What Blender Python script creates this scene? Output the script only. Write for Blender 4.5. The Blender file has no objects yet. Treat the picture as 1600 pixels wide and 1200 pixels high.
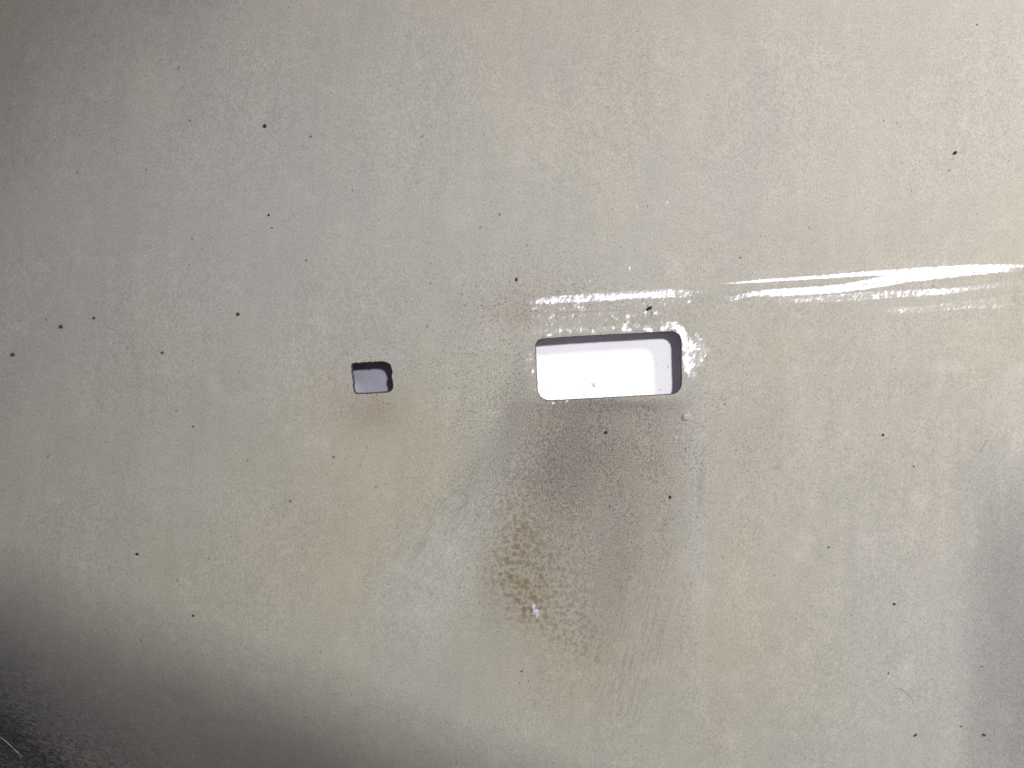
import bpy, bmesh, math, random
import numpy as np
from mathutils import Vector, noise as mnoise
from mathutils.geometry import delaunay_2d_cdt

C = bpy.context.scene
COL = C.collection
S = 0.0003                 # metres per reference unit on the panel (1600 x 1200 units in view)
F = 1155.0                 # camera distance in the same units
ZC = 1.0                   # height of the view centre above the ground
rad = math.radians

# ------------------------------------------------------------------ camera, world, lamps, exposure
cam_d = bpy.data.cameras.new('camera'); cam = bpy.data.objects.new('camera', cam_d); COL.objects.link(cam)
cam.location = (0, -F*S, ZC); cam.rotation_euler = (rad(90), 0, 0)
cam_d.sensor_width = 36; cam_d.lens = 36*F/1600
cam_d.clip_start = 0.01; cam_d.clip_end = 50
C.camera = cam

w = bpy.data.worlds.new('World'); C.world = w; w.use_nodes = True
bg = w.node_tree.nodes['Background']
bg.inputs[0].default_value = (0.95, 0.84, 1.0, 1); bg.inputs[1].default_value = 0.17

def lamp(name, kind, px, py, dist, power, col, radius, aim=None, cone=None, blend=1.0):
    d = bpy.data.lights.new(name, kind); d.energy = power; d.color = col; d.shadow_soft_size = radius
    o = bpy.data.objects.new(name, d); COL.objects.link(o)
    o.location = ((px-800)*S, -dist*S, ZC+(600-py)*S)
    if aim:
        t = Vector(((aim[0]-800)*S, 0, ZC+(600-aim[1])*S))
        o.rotation_euler = (t-o.location).to_track_quat('-Z', 'Y').to_euler()
        d.spot_size = rad(cone); d.spot_blend = blend
    return o
# a workshop spot lamp over the shoulder and a work lamp off to the right
lamp('spot_lamp', 'SPOT', 1850, -370, 3500, 41.5, (0.98, 0.985, 0.97), 0.042, aim=(1270, 890), cone=55, blend=1.0)
lamp('work_lamp', 'POINT', 2880, -680, 1620, 23.0, (1.0, 0.895, 0.825), 0.07)

C.view_settings.view_transform = 'Standard'; C.view_settings.look = 'None'
C.view_settings.exposure = 0.21; C.view_settings.gamma = 1.0

# ------------------------------------------------------------------ small helpers
def sm(a, b, x):
    t = np.clip((x-a)/(b-a), 0, 1); return t*t*(3-2*t)
def blob(px, py, cx, cy, rx, ry, ang=0.0, p=1.0):
    c, s = math.cos(rad(ang)), math.sin(rad(ang))
    u = ((px-cx)*c + (py-cy)*s)/rx; v = (-(px-cx)*s + (py-cy)*c)/ry
    return np.exp(-((u*u+v*v)**p))
def streak(px, py, pts, soft=1.6):
    """pts rows: x, y, half width up, half width down, weight"""
    a = np.array(pts, float)
    yc = np.interp(px, a[:,0], a[:,1]); hu = np.interp(px, a[:,0], a[:,2]); hd = np.interp(px, a[:,0], a[:,3])
    wt = np.interp(px, a[:,0], a[:,4], left=0, right=0)
    d = py-yc
    up = 1-sm(hu, hu+soft, -d); dn = 1-sm(hd, hd+soft*1.8, d)
    return wt*np.where(d < 0, up, dn)
def crease_y(px): return 470-0.0715*(px-837)

def height(px, py):
    """relief of the skin in reference units, positive towards the viewer"""
    px = np.asarray(px, float); py = np.asarray(py, float)
    v = py-crease_y(px)
    fade = sm(760, 1250, px)
    h = -9.0*fade*sm(-6, 260, v)                               # the field under the crease lies a little back
    h += 1.3*sm(780, 1000, px)*np.exp(-(v/13.0)**2)            # the crease itself
    t = -px*0.358 + (py-960)*0.934                             # lower left: skin rolled back to bring shade into the corner
    h -= 275*sm(-120, 460, t)
    t2 = -(px-330)*0.62 - (py-60)*0.78                         # upper left: gentle roll, shaped to dim the corner
    h -= 84*sm(-20, 460, t2)
    h += 112*sm(1490, 1740, px)*sm(540, 880, py)                # right: edge raised to dim it, shade put into the shape
    h += 1.2*np.sin(px*0.011+py*0.004)*np.sin(py*0.009)        # slight unevenness of pressed sheet
    h -= 0.9*blob(px, py, 950, 572, 150, 85)
    h -= 0.5*blob(px, py, 582, 590, 60, 50)
    return h
def under(x, y):
    """spot of the curved skin that lies on the sight line through plane point x, y"""
    u, v = x, y
    for _ in range(12):
        k = (F-float(height(u, v)))/F; u = 800+(x-800)*k; v = 600+(y-600)*k
    return u, v
def P(px, py, lift=0.0):
    return ((px-800)*S, -(float(height(px, py))+lift)*S, (600-py)*S)

def link(name, me, mat=None, parent=None):
    o = bpy.data.objects.new(name, me); COL.objects.link(o)
    if mat: me.materials.append(mat)
    if parent: o.parent = parent
    return o
def from_bm(name, bm, mat, parent=None, smooth=True):
    me = bpy.data.meshes.new(name); bm.normal_update(); bm.to_mesh(me); bm.free()
    if smooth: me.polygons.foreach_set('use_smooth', [True]*len(me.polygons))
    return link(name, me, mat, parent)

# ------------------------------------------------------------------ node helpers
class NT:
    def __init__(s, name):
        s.m = bpy.data.materials.new(name); s.m.use_nodes = True; s.t = s.m.node_tree
        s.b = s.t.nodes['Principled BSDF']; s.tc = s.t.nodes.new('ShaderNodeTexCoord')
    def put(s, sock, v):
        if isinstance(v, bpy.types.NodeSocket): s.t.links.new(v, sock)
        elif isinstance(v, (tuple, list)): sock.default_value = tuple(v)+((1,) if len(v) == 3 and len(sock.default_value) == 4 else ())
        else: sock.default_value = v
    def math(s, op, a, b=0.0, clamp=False):
        n = s.t.nodes.new('ShaderNodeMath'); n.operation = op; n.use_clamp = clamp
        s.put(n.inputs[0], a); s.put(n.inputs[1], b); return n.outputs[0]
    def mix(s, f, a, b, mode='MIX'):
        n = s.t.nodes.new('ShaderNodeMix'); n.data_type = 'RGBA'; n.blend_type = mode
        s.put(n.inputs[0], f); s.put(n.inputs[6], a); s.put(n.inputs[7], b); return n.outputs[2]
    def map(s, x, a, b, c=0.0, d=1.0, smooth=True):
        n = s.t.nodes.new('ShaderNodeMapRange'); n.interpolation_type = 'SMOOTHSTEP' if smooth else 'LINEAR'
        s.put(n.inputs[0], x)
        for i, v in zip((1, 2, 3, 4), (a, b, c, d)): s.put(n.inputs[i], v)
        return n.outputs[0]
    def coords(s, lean=0.0, stretch=1.0, off=(0, 0, 0)):
        n = s.t.nodes.new('ShaderNodeMapping'); n.vector_type = 'TEXTURE'
        n.inputs['Rotation'].default_value = (0, rad(lean), 0); n.inputs['Scale'].default_value = (1, 1, stretch)
        n.inputs['Location'].default_value = off
        s.t.links.new(s.tc.outputs['Object'], n.inputs[0]); return n.outputs[0]
    def noise(s, scale, detail=2.0, rough=0.5, vec=None, dist=0.0):
        n = s.t.nodes.new('ShaderNodeTexNoise'); n.inputs['Scale'].default_value = scale
        n.inputs['Detail'].default_value = detail; n.inputs['Roughness'].default_value = rough
        n.inputs['Distortion'].default_value = dist
        s.t.links.new(vec or s.tc.outputs['Object'], n.inputs['Vector']); return n.outputs[0]
    def voro(s, scale, vec=None, out='Distance', feature='F1', rnd=1.0):
        n = s.t.nodes.new('ShaderNodeTexVoronoi'); n.feature = feature; n.inputs['Scale'].default_value = scale
        n.inputs['Randomness'].default_value = rnd
        s.t.links.new(vec or s.tc.outputs['Object'], n.inputs['Vector']); return n.outputs[out]
    def attr(s, name):
        n = s.t.nodes.new('ShaderNodeAttribute'); n.attribute_name = name; return n.outputs['Fac']
    def bump(s, h, strength, dist, prev=None):
        n = s.t.nodes.new('ShaderNodeBump'); n.inputs['Strength'].default_value = strength
        n.inputs['Distance'].default_value = dist; s.put(n.inputs['Height'], h)
        if prev: s.t.links.new(prev, n.inputs['Normal'])
        return n.outputs[0]
    def set(s, k, v): s.put(s.b.inputs[k], v)

# ------------------------------------------------------------------ materials
def skin_material():
    n = NT('dusty_painted_steel')
    a = {k: n.attr(k) for k in ('white', 'warm', 'grime_shade', 'tan', 'brown', 'mottle', 'speck', 'wipe', 'brush', 'swipe', 'corner_shade')}
    big = n.noise(7, 3, 0.55, n.coords(8, 2.0))
    mid = n.noise(34, 4, 0.6, n.coords(4, 2.2, (3, 1, 7)))
    blot = n.noise(62, 2, 0.5, n.coords(0, 1.0, (9, 4, 2)))
    fine = n.noise(1300, 2, 0.6, n.coords(10, 1.3))
    grain = n.noise(1800, 1.5, 0.6, n.coords(14, 1.5, (2, 5, 1)))
    grain2 = n.noise(1150, 2, 0.65, n.coords(-20, 1.3, (5, 2, 8)))
    # road dust: yellowish and greyish films drifting into each other
    warm = n.math('ADD', a['warm'], n.math('MULTIPLY', n.math('SUBTRACT', big, 0.5), 0.9))
    warm = n.math('ADD', warm, n.math('MULTIPLY', n.math('SUBTRACT', mid, 0.5), 0.45), clamp=True)
    col = n.mix(warm, (0.291, 0.288, 0.274), (0.291, 0.282, 0.224))
    col = n.mix(n.math('MULTIPLY', a['wipe'], 0.6), col, (0.312, 0.309, 0.300))
    # pale powdery patches and soft cloudiness
    col = n.mix(n.map(blot, 0.56, 0.80, 0, 0.28), col, (0.40, 0.39, 0.37))
    col = n.mix(1.0, col, n.map(mid, 0.3, 0.7, 0.945, 1.055, False), 'MULTIPLY')
    vs = n.noise(190, 3, 0.6, n.coords(3, 11, (4, 8, 1)))
    col = n.mix(1.0, col, n.map(vs, 0.3, 0.7, 0.975, 1.025, False), 'MULTIPLY')
    mm = n.noise(210, 3, 0.65, n.coords(0, 1, (6, 6, 2)))
    col = n.mix(1.0, col, n.map(mm, 0.3, 0.7, 0.955, 1.045, False), 'MULTIPLY')
    col = n.mix(1.0, col, n.map(fine, 0.25, 0.75, 0.80, 1.19, False), 'MULTIPLY')
    # tan dirt and dark drip dirt below the openings, gathered in grains, plus shade painted at the bottom left
    gr = n.math('MULTIPLY', a['grime_shade'], n.map(grain, 0.30, 0.70, 0.55, 1.25, False), clamp=True)
    col = n.mix(gr, col, (0.138, 0.129, 0.113))
    col = n.mix(n.math('MULTIPLY', a['tan'], n.map(grain2, 0.3, 0.7, 0.7, 1.25, False), clamp=True), col, (0.205, 0.172, 0.138))
    # pepper of dark grains
    thr = n.math('SUBTRACT', 0.73, n.math('MULTIPLY', a['speck'], 0.15))
    sp = n.map(n.math('SUBTRACT', grain, thr), 0.0, 0.07)
    col = n.mix(n.math('MULTIPLY', sp, 0.62), col, (0.095, 0.087, 0.080))
    pale = n.map(n.math('SUBTRACT', grain2, n.math('SUBTRACT', 0.76, n.math('MULTIPLY', a['speck'], 0.11))), 0.0, 0.08)
    col = n.mix(n.math('MULTIPLY', pale, 0.30), col, (0.42, 0.41, 0.38))
    v = n.voro(105, n.coords(20, 1.3)); vr = n.voro(105, n.coords(20, 1.3), 'Color')
    dot = n.math('MULTIPLY', n.map(v, 0.045, 0.075, 1, 0), n.map(vr, 0.50, 0.62))
    col = n.mix(n.math('MULTIPLY', dot, 0.42), col, (0.05, 0.045, 0.04))
    # brushed streaks
    b1 = n.noise(1000, 3, 0.65, n.coords(14, 15)); b2 = n.noise(650, 3, 0.6, n.coords(36, 12, (4, 4, 4)))
    col = n.mix(n.math('MULTIPLY', a['brush'], n.map(b1, 0.46, 0.66)), col, (0.18, 0.170, 0.150))
    col = n.mix(n.math('MULTIPLY', a['swipe'], n.map(b2, 0.44, 0.66)), col, (0.19, 0.186, 0.184))
    # drying-mark mottle and the brown stain
    mv = n.voro(500, n.coords(0, 1, (1, 1, 1)), 'Distance', 'SMOOTH_F1')
    mn = n.noise(480, 2, 0.55, n.coords(0, 1, (7, 7, 7)))
    msk = n.map(n.math('ADD', mv, n.math('MULTIPLY', mn, 0.9)), 0.56, 1.06, 1, 0)
    col = n.mix(n.math('MULTIPLY', a['mottle'], n.map(msk, 0, 1, 0.0, 0.66)), col, (0.15, 0.138, 0.120))
    bc = n.coords(0, 1, (2, 9, 3))
    bd = n.math('ADD', n.voro(330, bc), n.math('MULTIPLY', n.math('SUBTRACT', mn, 0.5), 1.5))
    bv = n.math('MULTIPLY', n.map(bd, 0.22, 0.74, 1, 0), n.map(n.voro(330, bc, 'Color'), 0.25, 0.5, 0.15, 1.0))
    bv = n.math('MAXIMUM', bv, n.map(msk, 0.0, 0.9, 0.10, 0.50))
    col = n.mix(n.math('MULTIPLY', a['brown'], bv, clamp=True), col, (0.158, 0.122, 0.072))
    # shade over the lower left corner, painted as grainy darkening
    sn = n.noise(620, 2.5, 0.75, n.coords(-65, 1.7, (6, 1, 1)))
    so = n.math('ADD', a['corner_shade'], n.math('MULTIPLY', n.math('SUBTRACT', sn, 0.5), n.math('MULTIPLY', n.math('MINIMUM', a['corner_shade'], 0.5), 3.8)), clamp=True)
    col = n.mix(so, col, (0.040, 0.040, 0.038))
    # rubbed through to white paint
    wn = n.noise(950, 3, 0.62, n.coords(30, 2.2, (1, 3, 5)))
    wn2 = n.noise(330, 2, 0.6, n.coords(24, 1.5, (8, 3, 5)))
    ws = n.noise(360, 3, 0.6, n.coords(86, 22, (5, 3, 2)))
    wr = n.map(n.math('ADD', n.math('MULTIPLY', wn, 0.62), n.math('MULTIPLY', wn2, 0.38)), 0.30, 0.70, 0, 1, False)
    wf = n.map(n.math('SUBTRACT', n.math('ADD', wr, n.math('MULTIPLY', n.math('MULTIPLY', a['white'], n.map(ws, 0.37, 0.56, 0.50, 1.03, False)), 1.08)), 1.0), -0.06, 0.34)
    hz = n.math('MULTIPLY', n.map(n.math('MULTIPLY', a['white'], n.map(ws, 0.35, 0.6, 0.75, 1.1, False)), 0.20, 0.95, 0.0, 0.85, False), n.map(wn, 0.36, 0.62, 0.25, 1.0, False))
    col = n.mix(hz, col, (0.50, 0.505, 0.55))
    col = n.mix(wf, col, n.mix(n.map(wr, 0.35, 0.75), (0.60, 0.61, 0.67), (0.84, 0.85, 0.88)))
    n.set('Base Color', col)
    n.set('Roughness', n.map(wf, 0, 1, 0.78, 0.38, False)); n.set('Specular IOR Level', n.map(wf, 0, 1, 0.18, 0.5, False))
    h = n.math('SUBTRACT', n.math('MULTIPLY', fine, 0.5), n.math('MULTIPLY', sp, 0.4))
    h = n.math('ADD', h, n.math('MULTIPLY', grain, 0.6))
    nb = n.bump(h, 0.5, 0.00022)
    nb = n.bump(n.math('MULTIPLY', wf, -1.0), 0.35, 0.0002, nb)
    n.set('Normal', nb)
    return n.m

def simple(name, col, rough=0.6, var=0.15, scale=300, spec=0.3, bump=0.3):
    n = NT(name); f = n.noise(scale, 3, 0.6)
    c = n.mix(1.0, col, n.map(f, 0.3, 0.7, 1-var, 1+var, False), 'MULTIPLY')
    n.set('Base Color', c); n.set('Roughness', rough); n.set('Specular IOR Level', spec)
    n.set('Normal', n.bump(f, bump, 0.0002)); return n.m

def pan_material():
    n = NT('white_inner_paint')
    f = n.noise(260, 3, 0.6); d = n.noise(40, 3, 0.6)
    c = n.mix(n.map(d, 0.45, 0.75, 0, 0.25), (0.80, 0.79, 0.845), (0.66, 0.63, 0.65))
    c = n.mix(n.map(f, 0.60, 0.78, 0, 0.22), c, (0.50, 0.46, 0.47))
    v = n.voro(260); r = n.voro(260, None, 'Color')
    c = n.mix(n.math('MULTIPLY', n.map(v, 0.07, 0.14, 1, 0), n.map(r, 0.66, 0.70)), c, (0.40, 0.34, 0.34))
    n.set('Base Color', c); n.set('Roughness', 0.6); n.set('Specular IOR Level', 0.25); n.set('Normal', n.bump(f, 0.2, 0.0002)); return n.m

M_skin = skin_material()
M_edge = simple('raw_dark_edge', (0.040, 0.034, 0.042), 0.55, 0.5, 700, 0.3, 0.5)
M_pan = pan_material()
M_shade_pan = simple('lavender_shade_paint', (0.33, 0.315, 0.39), 0.5, 0.10, 120)  # shade behind the small hole put into the paint colour
M_back = simple('pale_bounce_primer', (0.62, 0.57, 0.60), 0.8, 0.2, 60)
M_grit = simple('dark_grit', (0.022, 0.018, 0.016), 0.75, 0.4, 900, 0.2)
M_grit2 = simple('brown_grit', (0.060, 0.050, 0.032), 0.8, 0.4, 900, 0.2)
M_faint = simple('faint_grit', (0.115, 0.105, 0.09), 0.8, 0.4, 900, 0.2)
M_fibre = simple('grey_fibre', (0.20, 0.19, 0.18), 0.8, 0.2, 500)
M_powder = simple('white_powder', (0.37, 0.37, 0.43), 0.85, 0.25, 1200, 0.2, 0.8)
M_scratch = simple('pale_scratched_edge', (0.40, 0.38, 0.33), 0.5, 0.4, 300)
def water_material():
    n = NT('clear_water'); n.set('Base Color', (1, 1, 1)); n.set('Roughness', 0.02)
    n.set('IOR', 1.33)
    lw = n.t.nodes.new('ShaderNodeLayerWeight'); lw.inputs[0].default_value = 0.35
    n.set('Base Color', (0.50, 0.455, 0.42)); n.set('Roughness', 0.12); n.set('Alpha', n.map(lw.outputs['Facing'], 0.05, 0.9, 0.45, 0.85)); return n.m
M_water = water_material()

# ------------------------------------------------------------------ the panel
panel = bpy.data.objects.new('painted_panel', None); COL.objects.link(panel)
panel.location = (0, 0, ZC); panel.empty_display_size = 0.1
panel['label'] = 'dusty beige grey painted sheet panel with two rectangular cut-outs and a crease rubbed white'
panel['category'] = 'panel'

def dense(poly, step, jit, rng, jf=None):
    out = []
    for i, a in enumerate(poly):
        b = poly[(i+1) % len(poly)]
        L = math.hypot(b[0]-a[0], b[1]-a[1]); k = max(1, int(round(L/step)))
        for j in range(k):
            x = a[0]+(b[0]-a[0])*j/k; y = a[1]+(b[1]-a[1])*j/k
            q = jit if jf is None else jit*jf(x, y)
            nx, ny = (b[1]-a[1])/L, -(b[0]-a[0])/L
            e = q*(mnoise.noise((x*0.45, y*0.45, 3.3))*1.2+rng.uniform(-0.35, 0.35))
            out.append((x+nx*e, y+ny*e))
    return out
rng = random.Random(4)
slot_poly = [(836.6,540),(837.6,536),(840.0,532.6),(843.8,530.2),(848.5,529.0),(900,525.3),(980,521.0),(1046,517.6),(1052,517.6),(1057,519.4),
        (1061,522.4),(1063.8,526.6),(1065.2,532.5),(1065.8,560),(1066.6,597),(1066.0,603),(1063.4,609.0),(1058.5,613.8),(1052,616.2),(1000,618.8),
        (930,622.6),(862,626.0),(855,625.8),(848.6,623.6),(843.6,619.6),(840.4,614),(839.2,606),(838,575)]
small_poly = [(548.7,569.8),(549.3,568.2),(551.0,567.2),(575,565.6),(597,564.6),(603,565.2),(607.4,567.6),(610.6,570.8),(612.4,575.2),(613.0,583),(612.2,589.3),
        (613.6,595),(614.8,600.5),(614.2,606.5),(611.6,610.6),(607.4,612.8),(592,613.9),(575,614.9),(559.5,615.6),(555.4,614.6),(552.8,611.4),(551.6,606),(550.8,594),(549.4,580)]
slot = dense(slot_poly, 1.6, 0.45, rng)
small = dense(small_poly, 1.1, 0.85, rng)

def axis(segs):
    out = [segs[0][0]]
    for a, b, st in segs:
        k = max(1, int(round((b-a)/st))); out += [a+(b-a)*(i+1)/k for i in range(k)]
    return np.array(out)
gx = axis([(-1100,-60,40), (-60,560,3.2), (560,800,2.6), (800,1130,1.9), (1130,1660,2.4), (1660,2700,40)])
gy = axis([(-1000,-60,40), (-60,400,3.0), (400,520,1.2), (520,640,1.9), (640,1260,2.8), (1260,2200,40)])
NX, NY = len(gx), len(gy)
PX, PY = np.meshgrid(gx, gy); vx = list(PX.ravel()); vy = list(PY.ravel())
cellok = np.ones((NY-1, NX-1), bool)
extra_tris = []
loops = {}
def inside(poly, x, y):
    r = False; j = len(poly)-1
    for i in range(len(poly)):
        xi, yi = poly[i]; xj, yj = poly[j]
        if (yi > y) != (yj > y) and x < (xj-xi)*(y-yi)/(yj-yi)+xi: r = not r
        j = i
    return r
for nm, poly in (('slot', slot), ('small', small)):
    xs = [p[0] for p in poly]; ys = [p[1] for p in poly]
    i0 = np.searchsorted(gx, min(xs)-9); i1 = np.searchsorted(gx, max(xs)+9)
    j0 = np.searchsorted(gy, min(ys)-9); j1 = np.searchsorted(gy, max(ys)+9)
    cellok[j0:j1, i0:i1] = False
    pa = np.array(poly); pts = []; gid = []
    for j in range(j0, j1+1):
        for i in range(i0, i1+1):
            x, y = gx[i], gy[j]
            border = i in (i0, i1) or j in (j0, j1)
            if not border:
                if np.min((pa[:,0]-x)**2+(pa[:,1]-y)**2) < 0.8 or inside(poly, x, y): continue
            pts.append((x, y)); gid.append(j*NX+i)
    n0 = len(pts); ids = []
    for p in poly:
        vx.append(p[0]); vy.append(p[1]); ids.append(len(vx)-1)
    loops[nm] = ids; pts += list(poly); gid += ids
    cx, cy = np.mean(pts, axis=0)
    edges = [(n0+k, n0+(k+1) % len(poly)) for k in range(len(poly))]
    r = delaunay_2d_cdt([Vector((p[0]-cx, p[1]-cy)) for p in pts], edges, [], 0, 1e-5)
    orig = r[3]
    for t in r[2]:
        q = [orig[k][0] if orig[k] else None for k in t]
        if None in q: continue
        x = sum(pts[k][0] for k in q)/3; y = sum(pts[k][1] for k in q)/3
        if inside(poly, x, y): continue
        extra_tris.append([gid[k] for k in q])
jj, ii = np.nonzero(cellok)
quads = np.stack([jj*NX+ii, (jj+1)*NX+ii, (jj+1)*NX+ii+1, jj*NX+ii+1], 1)
vx = np.array(vx); vy = np.array(vy)
# orient triangles like the quads (front side to the viewer)
et = np.array(extra_tris)
ar = (vx[et[:,1]]-vx[et[:,0]])*(vy[et[:,2]]-vy[et[:,0]])-(vx[et[:,2]]-vx[et[:,0]])*(vy[et[:,1]]-vy[et[:,0]])
et[ar > 0] = et[ar > 0][:, ::-1]
et = et[np.abs(ar) > 1e-6]
H = height(vx, vy)
co = np.stack([(vx-800)*S, -H*S, (600-vy)*S], 1).astype(np.float32)
used = np.zeros(len(vx), bool); used[quads.ravel()] = True; used[et.ravel()] = True
remap = np.cumsum(used)-1
quads = remap[quads]; et = remap[et]; co = co[used]; px = vx[used]; py = vy[used]
me = bpy.data.meshes.new('outer_skin')
me.vertices.add(len(co)); me.vertices.foreach_set('co', co.ravel())
lv = np.concatenate([quads.ravel(), et.ravel()]).astype(np.int32)
me.loops.add(len(lv)); me.loops.foreach_set('vertex_index', lv)
npoly = len(quads)+len(et); me.polygons.add(npoly)
tot = np.concatenate([np.full(len(quads), 4), np.full(len(et), 3)]).astype(np.int32)
me.polygons.foreach_set('loop_start', (np.cumsum(tot)-tot).astype(np.int32)); me.polygons.foreach_set('loop_total', tot)
me.polygons.foreach_set('use_smooth', np.ones(npoly, bool)); me.update(calc_edges=True)

# ---- where the dirt, wear and painted corner shade lie
A = {}
kd = F/(F-H[used]); px = 800+(px-800)*kd; py = 600+(py-600)*kd     # dirt and painted shade are laid out as seen square on
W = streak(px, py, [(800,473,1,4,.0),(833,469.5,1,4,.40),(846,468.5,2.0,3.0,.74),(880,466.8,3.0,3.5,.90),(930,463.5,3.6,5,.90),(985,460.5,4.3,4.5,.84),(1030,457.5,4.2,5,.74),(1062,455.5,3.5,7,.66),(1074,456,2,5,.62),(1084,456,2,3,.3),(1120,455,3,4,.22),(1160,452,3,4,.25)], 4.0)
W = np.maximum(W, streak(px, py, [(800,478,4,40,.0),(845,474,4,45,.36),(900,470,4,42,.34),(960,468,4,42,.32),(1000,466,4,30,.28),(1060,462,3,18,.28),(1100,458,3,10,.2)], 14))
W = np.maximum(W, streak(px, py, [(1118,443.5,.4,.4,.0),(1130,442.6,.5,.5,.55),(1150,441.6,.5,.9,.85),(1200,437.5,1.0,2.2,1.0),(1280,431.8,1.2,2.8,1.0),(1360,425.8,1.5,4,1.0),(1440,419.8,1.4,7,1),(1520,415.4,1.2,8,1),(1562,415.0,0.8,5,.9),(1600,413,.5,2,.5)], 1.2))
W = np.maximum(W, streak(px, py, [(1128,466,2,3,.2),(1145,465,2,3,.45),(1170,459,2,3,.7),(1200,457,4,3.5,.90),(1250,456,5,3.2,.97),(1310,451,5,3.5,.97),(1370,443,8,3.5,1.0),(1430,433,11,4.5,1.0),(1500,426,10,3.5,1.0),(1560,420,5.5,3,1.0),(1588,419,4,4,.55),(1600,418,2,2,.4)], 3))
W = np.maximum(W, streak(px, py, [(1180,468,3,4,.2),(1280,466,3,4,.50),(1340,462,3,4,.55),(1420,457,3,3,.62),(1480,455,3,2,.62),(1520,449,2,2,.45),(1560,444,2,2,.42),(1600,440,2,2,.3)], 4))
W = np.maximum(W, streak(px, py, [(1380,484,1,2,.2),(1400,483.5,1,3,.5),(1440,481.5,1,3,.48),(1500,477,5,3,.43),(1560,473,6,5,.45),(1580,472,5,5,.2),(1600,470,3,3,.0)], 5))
for cx, cy, rx, ry, wt in ((858,522,6,4,.62),(864,495,7,22,.42),(875,517,5,5,.55),(890,517,4,5,.55),(908,515,9,6,.6),(900,503,16,10,.40),(936,512,5,4,.5),(945,515,3,3,.5),(958,512.5,3.2,4.5,.95),
        (976,511,5,8,1.0),(983,515,6,4,.85),(981,498,5,10,.6),(995,509,7,5,.78),(1012,513,8,5,1.0),(1017,516,4,4,.8),(1034,502,3,7,.5),(1037,512,6,6,.95),(1046,508,8,7,1.0),(1056,509,8,7,1.0),(1063,515,7,9,1.0),
        (1068,524,6,10,1.0),(1071,540,6,14,1.05),(1073,558,7,16,1.05),(1076,574,8,11,.85),(1080,552,12,26,.70),(1090,548,16,30,.5),(1082,585,12,10,.42),(1106,546,5,5,.5),
        (829,556,5,14,.50),(823,570,8,16,.34),(832,580,4,10,.38),(864,630,5,3,.5),(886,627,4,2.5,.45),(838,606,3,8,.3)):
    W = np.maximum(W, 1.13*wt*blob(px, py, cx, cy, rx, ry, 0, 1.6))
for x0, y0, ang, L in ((1043,316,-52,4.5),(984,419,-85,5),(1018,375,-80,3),(995,324,-85,3),(921,440,-80,3),(1000,362,-80,3),(1378,242,-60,1.5),(1325,158,-60,1.6),(1404,652,0,2),(228,400,60,2.4)):
    W = np.maximum(W, 0.95*blob(px, py, x0, y0, L, 1.1, ang, 1.5))
A['white'] = W
A['warm'] = np.clip(0.36 + 0.40*blob(px, py, 480, 830, 430, 210) + 0.20*blob(px, py, 1180, 760, 110, 330) + 0.30*blob(px, py, 640, 690, 120, 130)
        + 0.28*blob(px, py, 1010, 1040, 190, 130) - 0.34*blob(px, py, 240, 350, 360, 260) - 0.35*blob(px, py, 1500, 1060, 170, 260) - 0.3*sm(1500, 1600, px)*sm(520, 760, py) - 0.12*blob(px, py, 1400, 220, 420, 300)
        + 0.3*blob(px, py, 870, 1030, 90, 120), 0, 1)
A['wipe'] = np.clip(0.9*blob(px, py, 700, 860, 60, 150, 28) + 0.7*blob(px, py, 650, 960, 60, 90) + 0.8*blob(px, py, 1082, 820, 22, 190) + 0.5*blob(px, py, 790, 690, 40, 70)
        + 0.55*blob(px, py, 300, 770, 90, 60)
        + np.exp(-((np.hypot(px-585, (py-590)*1.15)-48)/11.0)**2)*(1-sm(-30, 40, py-590)), 0, 1)
fan = sm(-8, 14, py-622)*(1-0.85*sm(710, 1190, py))*sm(-30, 130, px-(785-0.26*(py-626)))*(1-sm(-60, 26, px-(1088+0.03*(py-626))))
A['grime_shade'] = np.clip(0.66*fan*(0.62+0.6*blob(px, py, 900, 690, 150, 90)) + 0.42*blob(px, py, 960, 630, 110, 15) + 0.30*blob(px, py, 880, 740, 70, 110) + 0.30*blob(px, py, 430, 1190, 210, 110)  # last term here paints shade along the bottom left
        + 0.32*blob(px, py, 800, 640, 22, 90, 12) + 0.20*blob(px, py, 730, 750, 26, 90, 40) + 0.30*blob(px, py, 960, 900, 40, 120, 12)
        + 0.28*blob(px, py, 1098, 745, 5, 40) + 0.22*blob(px, py, 1092, 775, 4, 30) + 0.10*blob(px, py, 800, 480, 90, 22) + 0.12*blob(px, py, 930, 487, 120, 14)
        + 0.22*np.exp(-np.abs(py-(524.5-0.055*(px-900)))/3.0)*sm(836, 850, px)*(1-sm(1030, 1060, px))
        + 0.14*blob(px, py, 486, 452, 10, 5, -40) + 0.06*blob(px, py, 492, 448, 22, 16) + 0.07*blob(px, py, 535, 537, 26, 3, -14) + 0.12*blob(px, py, 632, 596, 8, 40) + 0.07*np.exp(-((np.hypot(px-585, (py-590)*1.15)-66)/7.0)**2)*(1-sm(-30, 30, py-590)), 0, 1)
A['tan'] = np.clip(0.42*blob(px, py, 586, 645, 42, 34) + 0.20*blob(px, py, 560, 630, 70, 60) + 0.24*blob(px, py, 850, 655, 40, 20) + 0.15*blob(px, py, 960, 735, 50, 30)
        + 0.07*sm(1099, 1111, px)*(1-sm(1112, 1230, px))*sm(610, 680, py)*(1-sm(960, 1180, py)) + 0.06*sm(1101, 1111, px)*(1-sm(1113, 1160, px))*sm(640, 680, py)
        + 0.18*blob(px, py, 900, 495, 130, 18) + 0.14*blob(px, py, 830, 470, 60, 40), 0, 1)
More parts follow.
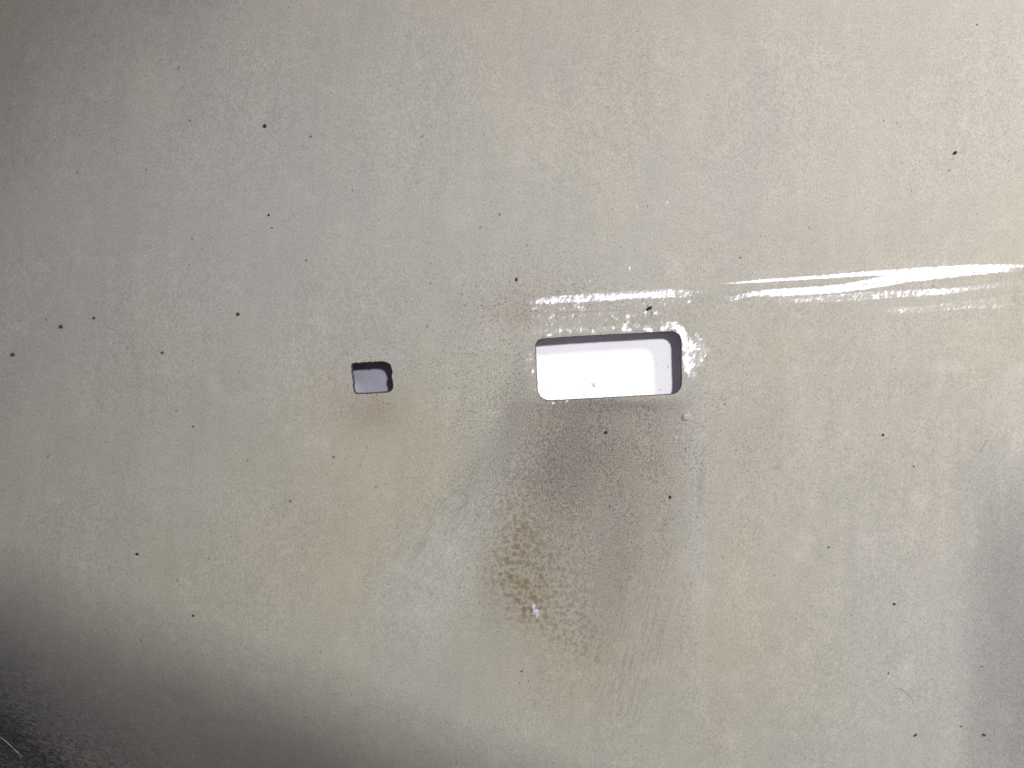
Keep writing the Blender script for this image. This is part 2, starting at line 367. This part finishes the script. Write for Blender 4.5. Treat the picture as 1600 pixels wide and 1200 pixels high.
A['brown'] = np.clip(1.05*blob(px, py, 812, 835, 26, 30) + 1.0*blob(px, py, 800, 895, 38, 34, 0, 1.4) + 1.0*blob(px, py, 836, 893, 26, 40) + 0.9*blob(px, py, 825, 945, 36, 26)
        + 0.45*blob(px, py, 850, 968, 25, 14), 0, 1)
A['mottle'] = np.clip(0.9*blob(px, py, 812, 770, 42, 45) + 0.9*blob(px, py, 815, 890, 60, 90) + 0.85*blob(px, py, 885, 960, 52, 80, -25) + 0.35*blob(px, py, 900, 850, 70, 80) + 0.5*blob(px, py, 915, 1000, 30, 40), 0, 1)
A['speck'] = np.clip(0.32 + 0.85*blob(px, py, 900, 690, 230, 150) + 0.28*blob(px, py, 820, 560, 330, 170) + 0.38*blob(px, py, 880, 470, 180, 50) + 0.5*blob(px, py, 880, 880, 200, 150)
        + 0.2*blob(px, py, 1180, 800, 110, 200) + 0.16*blob(px, py, 900, 220, 260, 260) + 1.0*sm(-40, 190, -px*0.5+(py-940)*0.87) + 0.35*blob(px, py, 582, 590, 80, 70)
        - 0.30*blob(px, py, 150, 400, 420, 420) - 0.15*blob(px, py, 1480, 900, 260, 330), 0, 1.3)
brush = 0.95*blob(px, py, 985, 985, 62, 140, 12) + 0.7*blob(px, py, 955, 1070, 50, 70, 12)+ 0.6*blob(px, py, 1050, 930, 50, 170, 8)
A['brush'] = np.clip(0.42*brush, 0, 1)
A['swipe'] = np.clip(0.24*blob(px, py, 715, 790, 34, 110, 36) + 0.25*blob(px, py, 660, 850, 60, 90, 36) + 0.25*blob(px, py, 760, 740, 30, 80, 30), 0, 1)
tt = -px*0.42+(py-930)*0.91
A['corner_shade'] = np.clip(0.20*sm(-60, 170, tt)*(1-sm(430, 760, px)) + 0.48*sm(-10, 170, -px*0.60+(py-960)*0.80) + 0.68*sm(85, 180, -px*0.64+(py-960)*0.77), 0, 0.96)  # corner shade painted into the skin colour, darkest at the lower left
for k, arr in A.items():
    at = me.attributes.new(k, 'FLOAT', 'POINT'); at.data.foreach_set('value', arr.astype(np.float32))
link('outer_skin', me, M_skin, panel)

# cut edges of the two openings
def cut_edge(poly, depth, lip):
    bm = bmesh.new(); n = len(poly); rings = []
    cx = sum(p[0] for p in poly)/n; cy = sum(p[1] for p in poly)/n
    for ins, dp in ((-0.2, 0.35), (0.35*lip, 0.25), (0.9*lip, -0.7), (1.0*lip, -depth), (-0.5, -depth)):
        ring = []
        for k, (x, y) in enumerate(poly):
            a = poly[k-1]; b = poly[(k+1) % n]
            tx, ty = b[0]-a[0], b[1]-a[1]; L = math.hypot(tx, ty) or 1
            nx, ny = -ty/L, tx/L
            if nx*(cx-x)+ny*(cy-y) < 0: nx, ny = -nx, -ny
            j = 1+0.35*mnoise.noise((x*0.3, y*0.3, dp))
            ring.append(bm.verts.new(P(x+nx*ins*j, y+ny*ins*j, dp)))
        rings.append(ring)
    for r0, r1 in zip(rings, rings[1:]):
        for k in range(n):
            bm.faces.new((r0[k], r0[(k+1) % n], r1[(k+1) % n], r1[k]))
    bmesh.ops.recalc_face_normals(bm, faces=bm.faces)
    return bm
e1 = from_bm('cutout_edge', cut_edge(slot, 4.0, 0.9), M_edge, panel); e1['label'] = 'dark smooth cut edge of the large slot'
e2 = from_bm('cutout_edge', cut_edge(small, 4.0, 1.7), M_edge, panel); e2['label'] = 'ragged dark cut edge of the small hole'

# white inner pan behind the openings, closed to the back of the skin
def inner_pan(x0, x1, y0, y1, depth):
    bm = bmesh.new(); nx, ny = 60, 24; g = {}
    for j in range(ny+1):
        for i in range(nx+1):
            x = x0+(x1-x0)*i/nx; y = y0+(y1-y0)*j/ny
            e = 0.25*math.sin(x*0.021)+0.3*math.sin(y*0.035+x*0.006)
            d = depth-e
            if i in (0, nx) or j in (0, ny): d = 2.2-float(height(x, y))
            g[i, j] = bm.verts.new(((x-800)*S, d*S, (600-y)*S))
    for j in range(ny):
        for i in range(nx):
            bm.faces.new((g[i, j], g[i, j+1], g[i+1, j+1], g[i+1, j]))
    return bm
from_bm('inner_pan', inner_pan(724, 1180, 445, 700, 39.0), M_pan, panel)
from_bm('inner_shade_pan', inner_pan(460, 720, 445, 700, 40.0), M_shade_pan, panel)  # separate pan, coloured for the shade in the small hole

# the skin's primed back, pale to bounce light into the cavity, with matching openings
bm = bmesh.new()
vs = []; ed = []
def loop(pts):
    s = len(vs); vs.extend(Vector((p[0]-800, p[1]-600)) for p in pts); ed.extend((s+i, s+(i+1) % len(pts)) for i in range(len(pts)))
outer = [(470+i*(700/28), 455) for i in range(28)]+[(1170, 455+i*(235/10)) for i in range(10)]+[(1170-i*25, 690) for i in range(28)]+[(470, 690-i*23.5) for i in range(10)]
grow = lambda poly, c, k: [(c[0]+(x-c[0])*k, c[1]+(y-c[1])*k) for x, y in poly]
ls = grow(slot[::3], (951, 572), 1.012); lsm = grow(small[::3], (582, 590), 1.03)
loop(outer); loop(ls); loop(lsm)
r = delaunay_2d_cdt(vs, ed, [], 0, 1e-4)
bv = [bm.verts.new((v.x*S, (2.6-float(height(v.x+800, v.y+600)))*S, -v.y*S)) for v in r[0]]
for f in r[2]:
    x = sum(r[0][k].x for k in f)/3+800; y = sum(r[0][k].y for k in f)/3+600
    if inside(ls, x, y) or inside(lsm, x, y): continue
    try: bm.faces.new([bv[k] for k in f])
    except ValueError: pass
from_bm('primed_back', bm, M_back, panel)

def tube(pts, r, lift=0.4, taper=True, seg=6):
    pts = [under(*p) for p in pts]
    bm = bmesh.new(); rings = []; n = len(pts)
    for k, (x, y) in enumerate(pts):
        a = pts[max(0, k-1)]; b = pts[min(n-1, k+1)]
        L = math.hypot(b[0]-a[0], b[1]-a[1]); nx, ny = -(b[1]-a[1])/L, (b[0]-a[0])/L
        rr = r*((0.45 if k in (0, n-1) else 1.0) if taper else 1)
        rings.append([bm.verts.new(P(x+nx*rr*math.cos(t), y+ny*rr*math.cos(t), lift+rr*math.sin(t))) for t in [2*math.pi*i/seg for i in range(seg)]])
    for r0, r1 in zip(rings, rings[1:]):
        for i in range(seg): bm.faces.new((r0[i], r0[(i+1) % seg], r1[(i+1) % seg], r1[i]))
    bm.faces.new(rings[0]); bm.faces.new(rings[-1]); bmesh.ops.recalc_face_normals(bm, faces=bm.faces)
    return bm
sc = from_bm('scratch', tube([(-6,1147),(8,1157),(20,1168),(28,1176),(36,1183)], 0.8, 0.1), M_scratch, panel)
sc['label'] = 'thin pale scratch in the dark lower left corner'
from_bm('scratch', tube([(1530,708),(1535,700),(1540,692),(1546,685)], 0.45, 0.1), M_fibre, panel)['label'] = 'short faint scratch near the right edge'

# ------------------------------------------------------------------ loose things on the panel
def place(o, px, py, lift=0.0):
    px, py = under(px, py); x, y, z = P(px, py, lift); o.location = (x, y, z+ZC)
def lump(rx, ry, rz, seed, sub=2, rough=0.28):
    bm = bmesh.new(); bmesh.ops.create_icosphere(bm, subdivisions=sub, radius=1.0)
    for v in bm.verts:
        k = 1+rough*mnoise.noise(v.co*1.6+Vector((seed*3.1, seed, 0)))*1.6
        v.co = Vector((v.co.x*rx*k, v.co.y*rz*k, v.co.z*ry*k))*S
    return bm
GR = 'dark grit specks on the dusty panel'
grit = [  # x, y, width, height, lean, brown, label
 (414,197,5.6,5.8,0,0,'largest round black grit speck in the upper left, high above the small hole'),
 (297,188.5,2.2,4.2,-35,0,'small tilted black speck to the left of the round upper left speck'),
 (279,106,1.6,6,-30,0,'thin slanted dark sliver near the top left corner'),
 (486,213,3.0,4.0,-20,0,'faint dark speck to the right of the round upper left speck'),
 (420,336,3.6,3.6,0,0,'small black speck halfway between the round upper left speck and the small hole'),
 (425,356,3.4,2.2,-30,0,'slanted black speck just below another one, up and left of the small hole'),
 (372,491,5.0,5.4,0,0,'round dark speck left of the small hole and above it'),
 (479,407,3.2,2.8,0,0,'tiny dark speck above a faint brown smudge, up and left of the small hole'),
 (95.5,510,6.4,5.6,-25,1,'olive brown grit speck near the left edge, upper of two'),
 (20.5,554,6.4,6.2,0,1,'olive brown grit speck closest to the left edge, lower of two'),
 (147,497,4.2,4.0,0,1,'small faint brown speck to the right of the upper olive brown one'),
 (254,551,4.4,4.0,0,1,'faint brown speck midway between the left edge and the small hole'),
 (302,666,3.6,3.2,0,0,'small dark speck on the left side, level with the stain below the small hole'),
 (214.5,865.5,4.8,3.6,-10,0,'black oval speck in the lower left'),
 (302,962,4.0,3.2,-15,0,'dark speck at the edge of the lower left shade'),
 (454,783,3.4,3.4,0,0,'dark speck far below and left of the small hole'),
 (522,714,4.2,2.4,-25,0,'slanted dark speck closely below and left of the small hole'),
 (807,437,4.0,6.0,15,0,'black oval speck up and left of the white rubbed line'),
 (781,335,2.6,4.0,-10,0,'small dark speck near the middle of the picture, above the other oval speck'),
 (1492,239,7.2,4.8,38,0,'largest black tilted speck at the upper right'),
 (1483,266.5,4.0,1.8,40,0,'small slanted dark sliver just below the upper right black speck'),
 (1381,189,3.2,1.8,45,0,'tiny slanted dark sliver left of the upper right black speck'),
 (1527,38.5,3.2,2.2,35,0,'small dark speck near the top right corner'),
 (1157,402.5,4.0,2.2,30,0,'small slanted dark speck above the left tip of the long white rub'),
 (1014.5,482,9.5,5.6,28,0,'black crumb between the white rubbed line and the large slot'),
 (947,675.5,5.6,4.4,0,0,'black speck in the grey dirt just below the large slot'),
 (1047,776.5,4.0,5.4,20,0,'irregular dark speck below the droplets under the large slot'),
 (953,791,2.8,2.8,0,0,'tiny black speck in the grainy dirt midway below the large slot'),
 (1133,632,2.8,2.4,0,0,'tiny black speck to the right of the clear droplet'),
 (1379.5,679.5,3.6,3.8,10,0,'dark speck on the clean dust right of the droplets'),
 (1428,728.5,2.8,2.6,0,0,'tiny dark speck right and below the other one on the right side'),
 (1397,943.5,4.0,3.8,0,0,'black speck at the lower right, well above the curled fibre'),
 (1295,855,3.8,2.8,30,0,'faint dark speck in the right half, above and left of the lower right black speck'),
 (1535,1041.5,3.4,1.8,-10,0,'small flat dark speck near the right edge, right of the curled fibre'),
 (1502,1135,5.0,2.0,-25,0,'slanted dark speck low on the right, in the row near the bottom edge'),
 (1430,1148.5,7.0,2.6,35,0,'rod shaped slanted dark speck below the curled fibre'),
 (1538,1148,6.0,3.4,-35,1,'brown slanted speck in the bottom right corner area'),
 (1388,1052,2.0,5.0,-20,0,'thin upright dark speck just above the curled fibre'),
 (815.5,1048.5,4.0,3.0,-10,0,'dark speck below the brown stain near the bottom'),
]
for k, (x, y, a, b, lean, br, lab) in enumerate(grit):
    o = from_bm('grit_speck', lump(a*0.5, b*0.5, min(a, b)*0.36, k+1, 2, 0.30), M_grit2 if br else (M_faint if a*b < 12.5 else M_grit))
    place(o, x, y, min(a, b)*0.14); o.rotation_euler = (0, -rad(lean), 0)
    o['label'] = lab; o['category'] = 'grit speck'; o['group'] = GR
# the crumb above the slot has a pale flake and a curl
o = from_bm('paint_flake', lump(3.1, 1.7, 0.8, 71, 2, 0.4), M_powder); place(o, 1014.2, 477.5, 0.5); o.rotation_euler = (0, -rad(32), 0)
o['label'] = 'small pale flake touching the black crumb above the large slot'; o['category'] = 'flake'
o = from_bm('fibre', tube([(1018,486),(1018.8,490),(1018,493.5),(1016.4,494.6)], 0.7, 0.4), M_fibre); o.location.z = ZC
o['label'] = 'short dark curl hanging below the black crumb above the large slot'; o['category'] = 'fibre'; o['group'] = 'fibres on the panel'
o = from_bm('fibre', tube([(1400,1076),(1403,1074.6),(1407,1075),(1412,1080),(1418,1085.5),(1423,1089),(1425.5,1093),(1426.5,1101)], 0.33, 0.2), M_fibre); o.location.z = ZC
o['label'] = 'thin curled grey fibre at the lower right'; o['category'] = 'fibre'; o['group'] = 'fibres on the panel'
o = from_bm('fibre', tube([(1208,731.5),(1213,730.5),(1218,729.8),(1222,727)], 0.45, 0.4), M_fibre); o.location.z = ZC
o['label'] = 'tiny straight dark fibre in the middle of the right half'; o['category'] = 'fibre'; o['group'] = 'fibres on the panel'
def lying(pts):      # a bit of fluff lying in the pan
    bm = bmesh.new()
    for (x, y), (x2, y2) in zip(pts, pts[1:]):
        bmesh.ops.create_cone(bm, cap_ends=True, segments=6, radius1=0.5*S, radius2=0.35*S, depth=math.hypot(x2-x, y2-y)*S*1.1)
        fresh = bm.verts[-12:]
        import mathutils
        q = Vector((x2-x, 0, -(y2-y))).to_track_quat('Z', 'Y').to_matrix()
        for v in fresh: v.co = q @ v.co + Vector((((x+x2)/2-800)*S, 38.0*S, (600-(y+y2)/2)*S))
    return bm
o = from_bm('fibre', lying([(929,598.5),(932.5,604.5),(934.5,598.5)]), M_fibre); o.location.z = ZC
o['label'] = 'tiny bent dark fibre on the bright white sheet inside the large slot'; o['category'] = 'fibre'; o['group'] = 'fibres on the panel'

# droplets
def droplet(r, hgt):
    bm = bmesh.new(); n, m = 28, 9; rings = []
    for j in range(m):
        t = j/(m-1)*math.pi/2*0.985
        rr = r*math.cos(t)**0.75; y = -hgt*math.sin(t)
        rings.append([bm.verts.new((rr*math.cos(2*math.pi*i/n)*1.03*S, y*S, rr*math.sin(2*math.pi*i/n)*0.97*S)) for i in range(n)])
    for a, b in zip(rings, rings[1:]):
        for i in range(n): bm.faces.new((a[i], a[(i+1) % n], b[(i+1) % n], b[i]))
    bm.faces.new(rings[-1]); bm.faces.new(rings[0])
    bmesh.ops.recalc_face_normals(bm, faces=bm.faces); return bm
for x, y, r, h_, lab in ((1072.3,650.8,6.8,4.2,'largest clear water droplet, below the right end of the large slot'),
        (1055.6,683.6,3.6,1.5,'small clear droplet below and left of the largest droplet'),
        (1091.5,806.8,2.4,1.6,'tiny bright droplet lowest of the droplets on the pale stripe'),
        (1070.5,713.5,1.9,1.2,'tiny bright droplet between the small droplet and the lowest one')):
    o = from_bm('water_droplet', droplet(r, h_), M_water); place(o, x, y, 0.05)
    o['label'] = lab; o['category'] = 'droplet'; o['group'] = 'water droplets under the slot'

# white powder clump at the foot of the brown stain
bm = bmesh.new()
for k, (x, y, a, b) in enumerate(((833,949,3.8,5.2),(836.5,956,5.4,5.0),(838.5,961,4.2,3.4),(832,960,2.2,2.2),(841,957,1.8,2.4),(834,944.5,2.2,1.5),(837,964.5,2.4,1.2))):
    q = lump(a, b, 0.7, k+40, 2, 0.5); t = bpy.data.meshes.new('t')
    for v in q.verts: v.co += Vector(((x-836)*S, 0, -(y-955)*S))
    q.to_mesh(t); q.free(); bm.from_mesh(t); bpy.data.meshes.remove(t)
o = from_bm('powder_clump', bm, M_powder); place(o, 836, 955, 0.15)
o['label'] = 'small white powdery clump at the foot of the brown stain'; o['category'] = 'powder clump'

# countless finer grains settled on the dust: one mass
bm = bmesh.new(); rg = random.Random(11)
for k in range(1500):
    x = rg.uniform(5, 1595); y = rg.uniform(5, 1195)
    if rg.random() < 0.45: x = rg.gauss(900, 210); y = rg.gauss(690, 190)
    if not (4 < x < 1596 and 4 < y < 1196): continue
    if 826 < x < 1076 and 508 < y < 636 or 540 < x < 624 and 556 < y < 624: continue
    x, y = under(x, y); r = 0.42+0.5*rg.random()**3; an = rg.uniform(0, 3.14); st = rg.uniform(1, 1.9)
    c, s = math.cos(an), math.sin(an)
    def q(u, v, l): return bm.verts.new(P(x+(u*c*st-v*s)*r, y+(u*s*st+v*c)*r, l))
    base = [q(1, 0, 0.05), q(0, 1, 0.05), q(-1, 0.2, 0.05), q(-0.1, -1, 0.05)]; top = q(0, 0, 0.8*r)
    for i in range(4): bm.faces.new((base[i], base[(i+1) % 4], top))
bmesh.ops.recalc_face_normals(bm, faces=bm.faces)
o = from_bm('fine_grains', bm, M_faint, None, False); o.location.z = ZC
o['kind'] = 'stuff'; o['label'] = 'countless tiny dark grains scattered over the dusty panel'; o['category'] = 'grains'
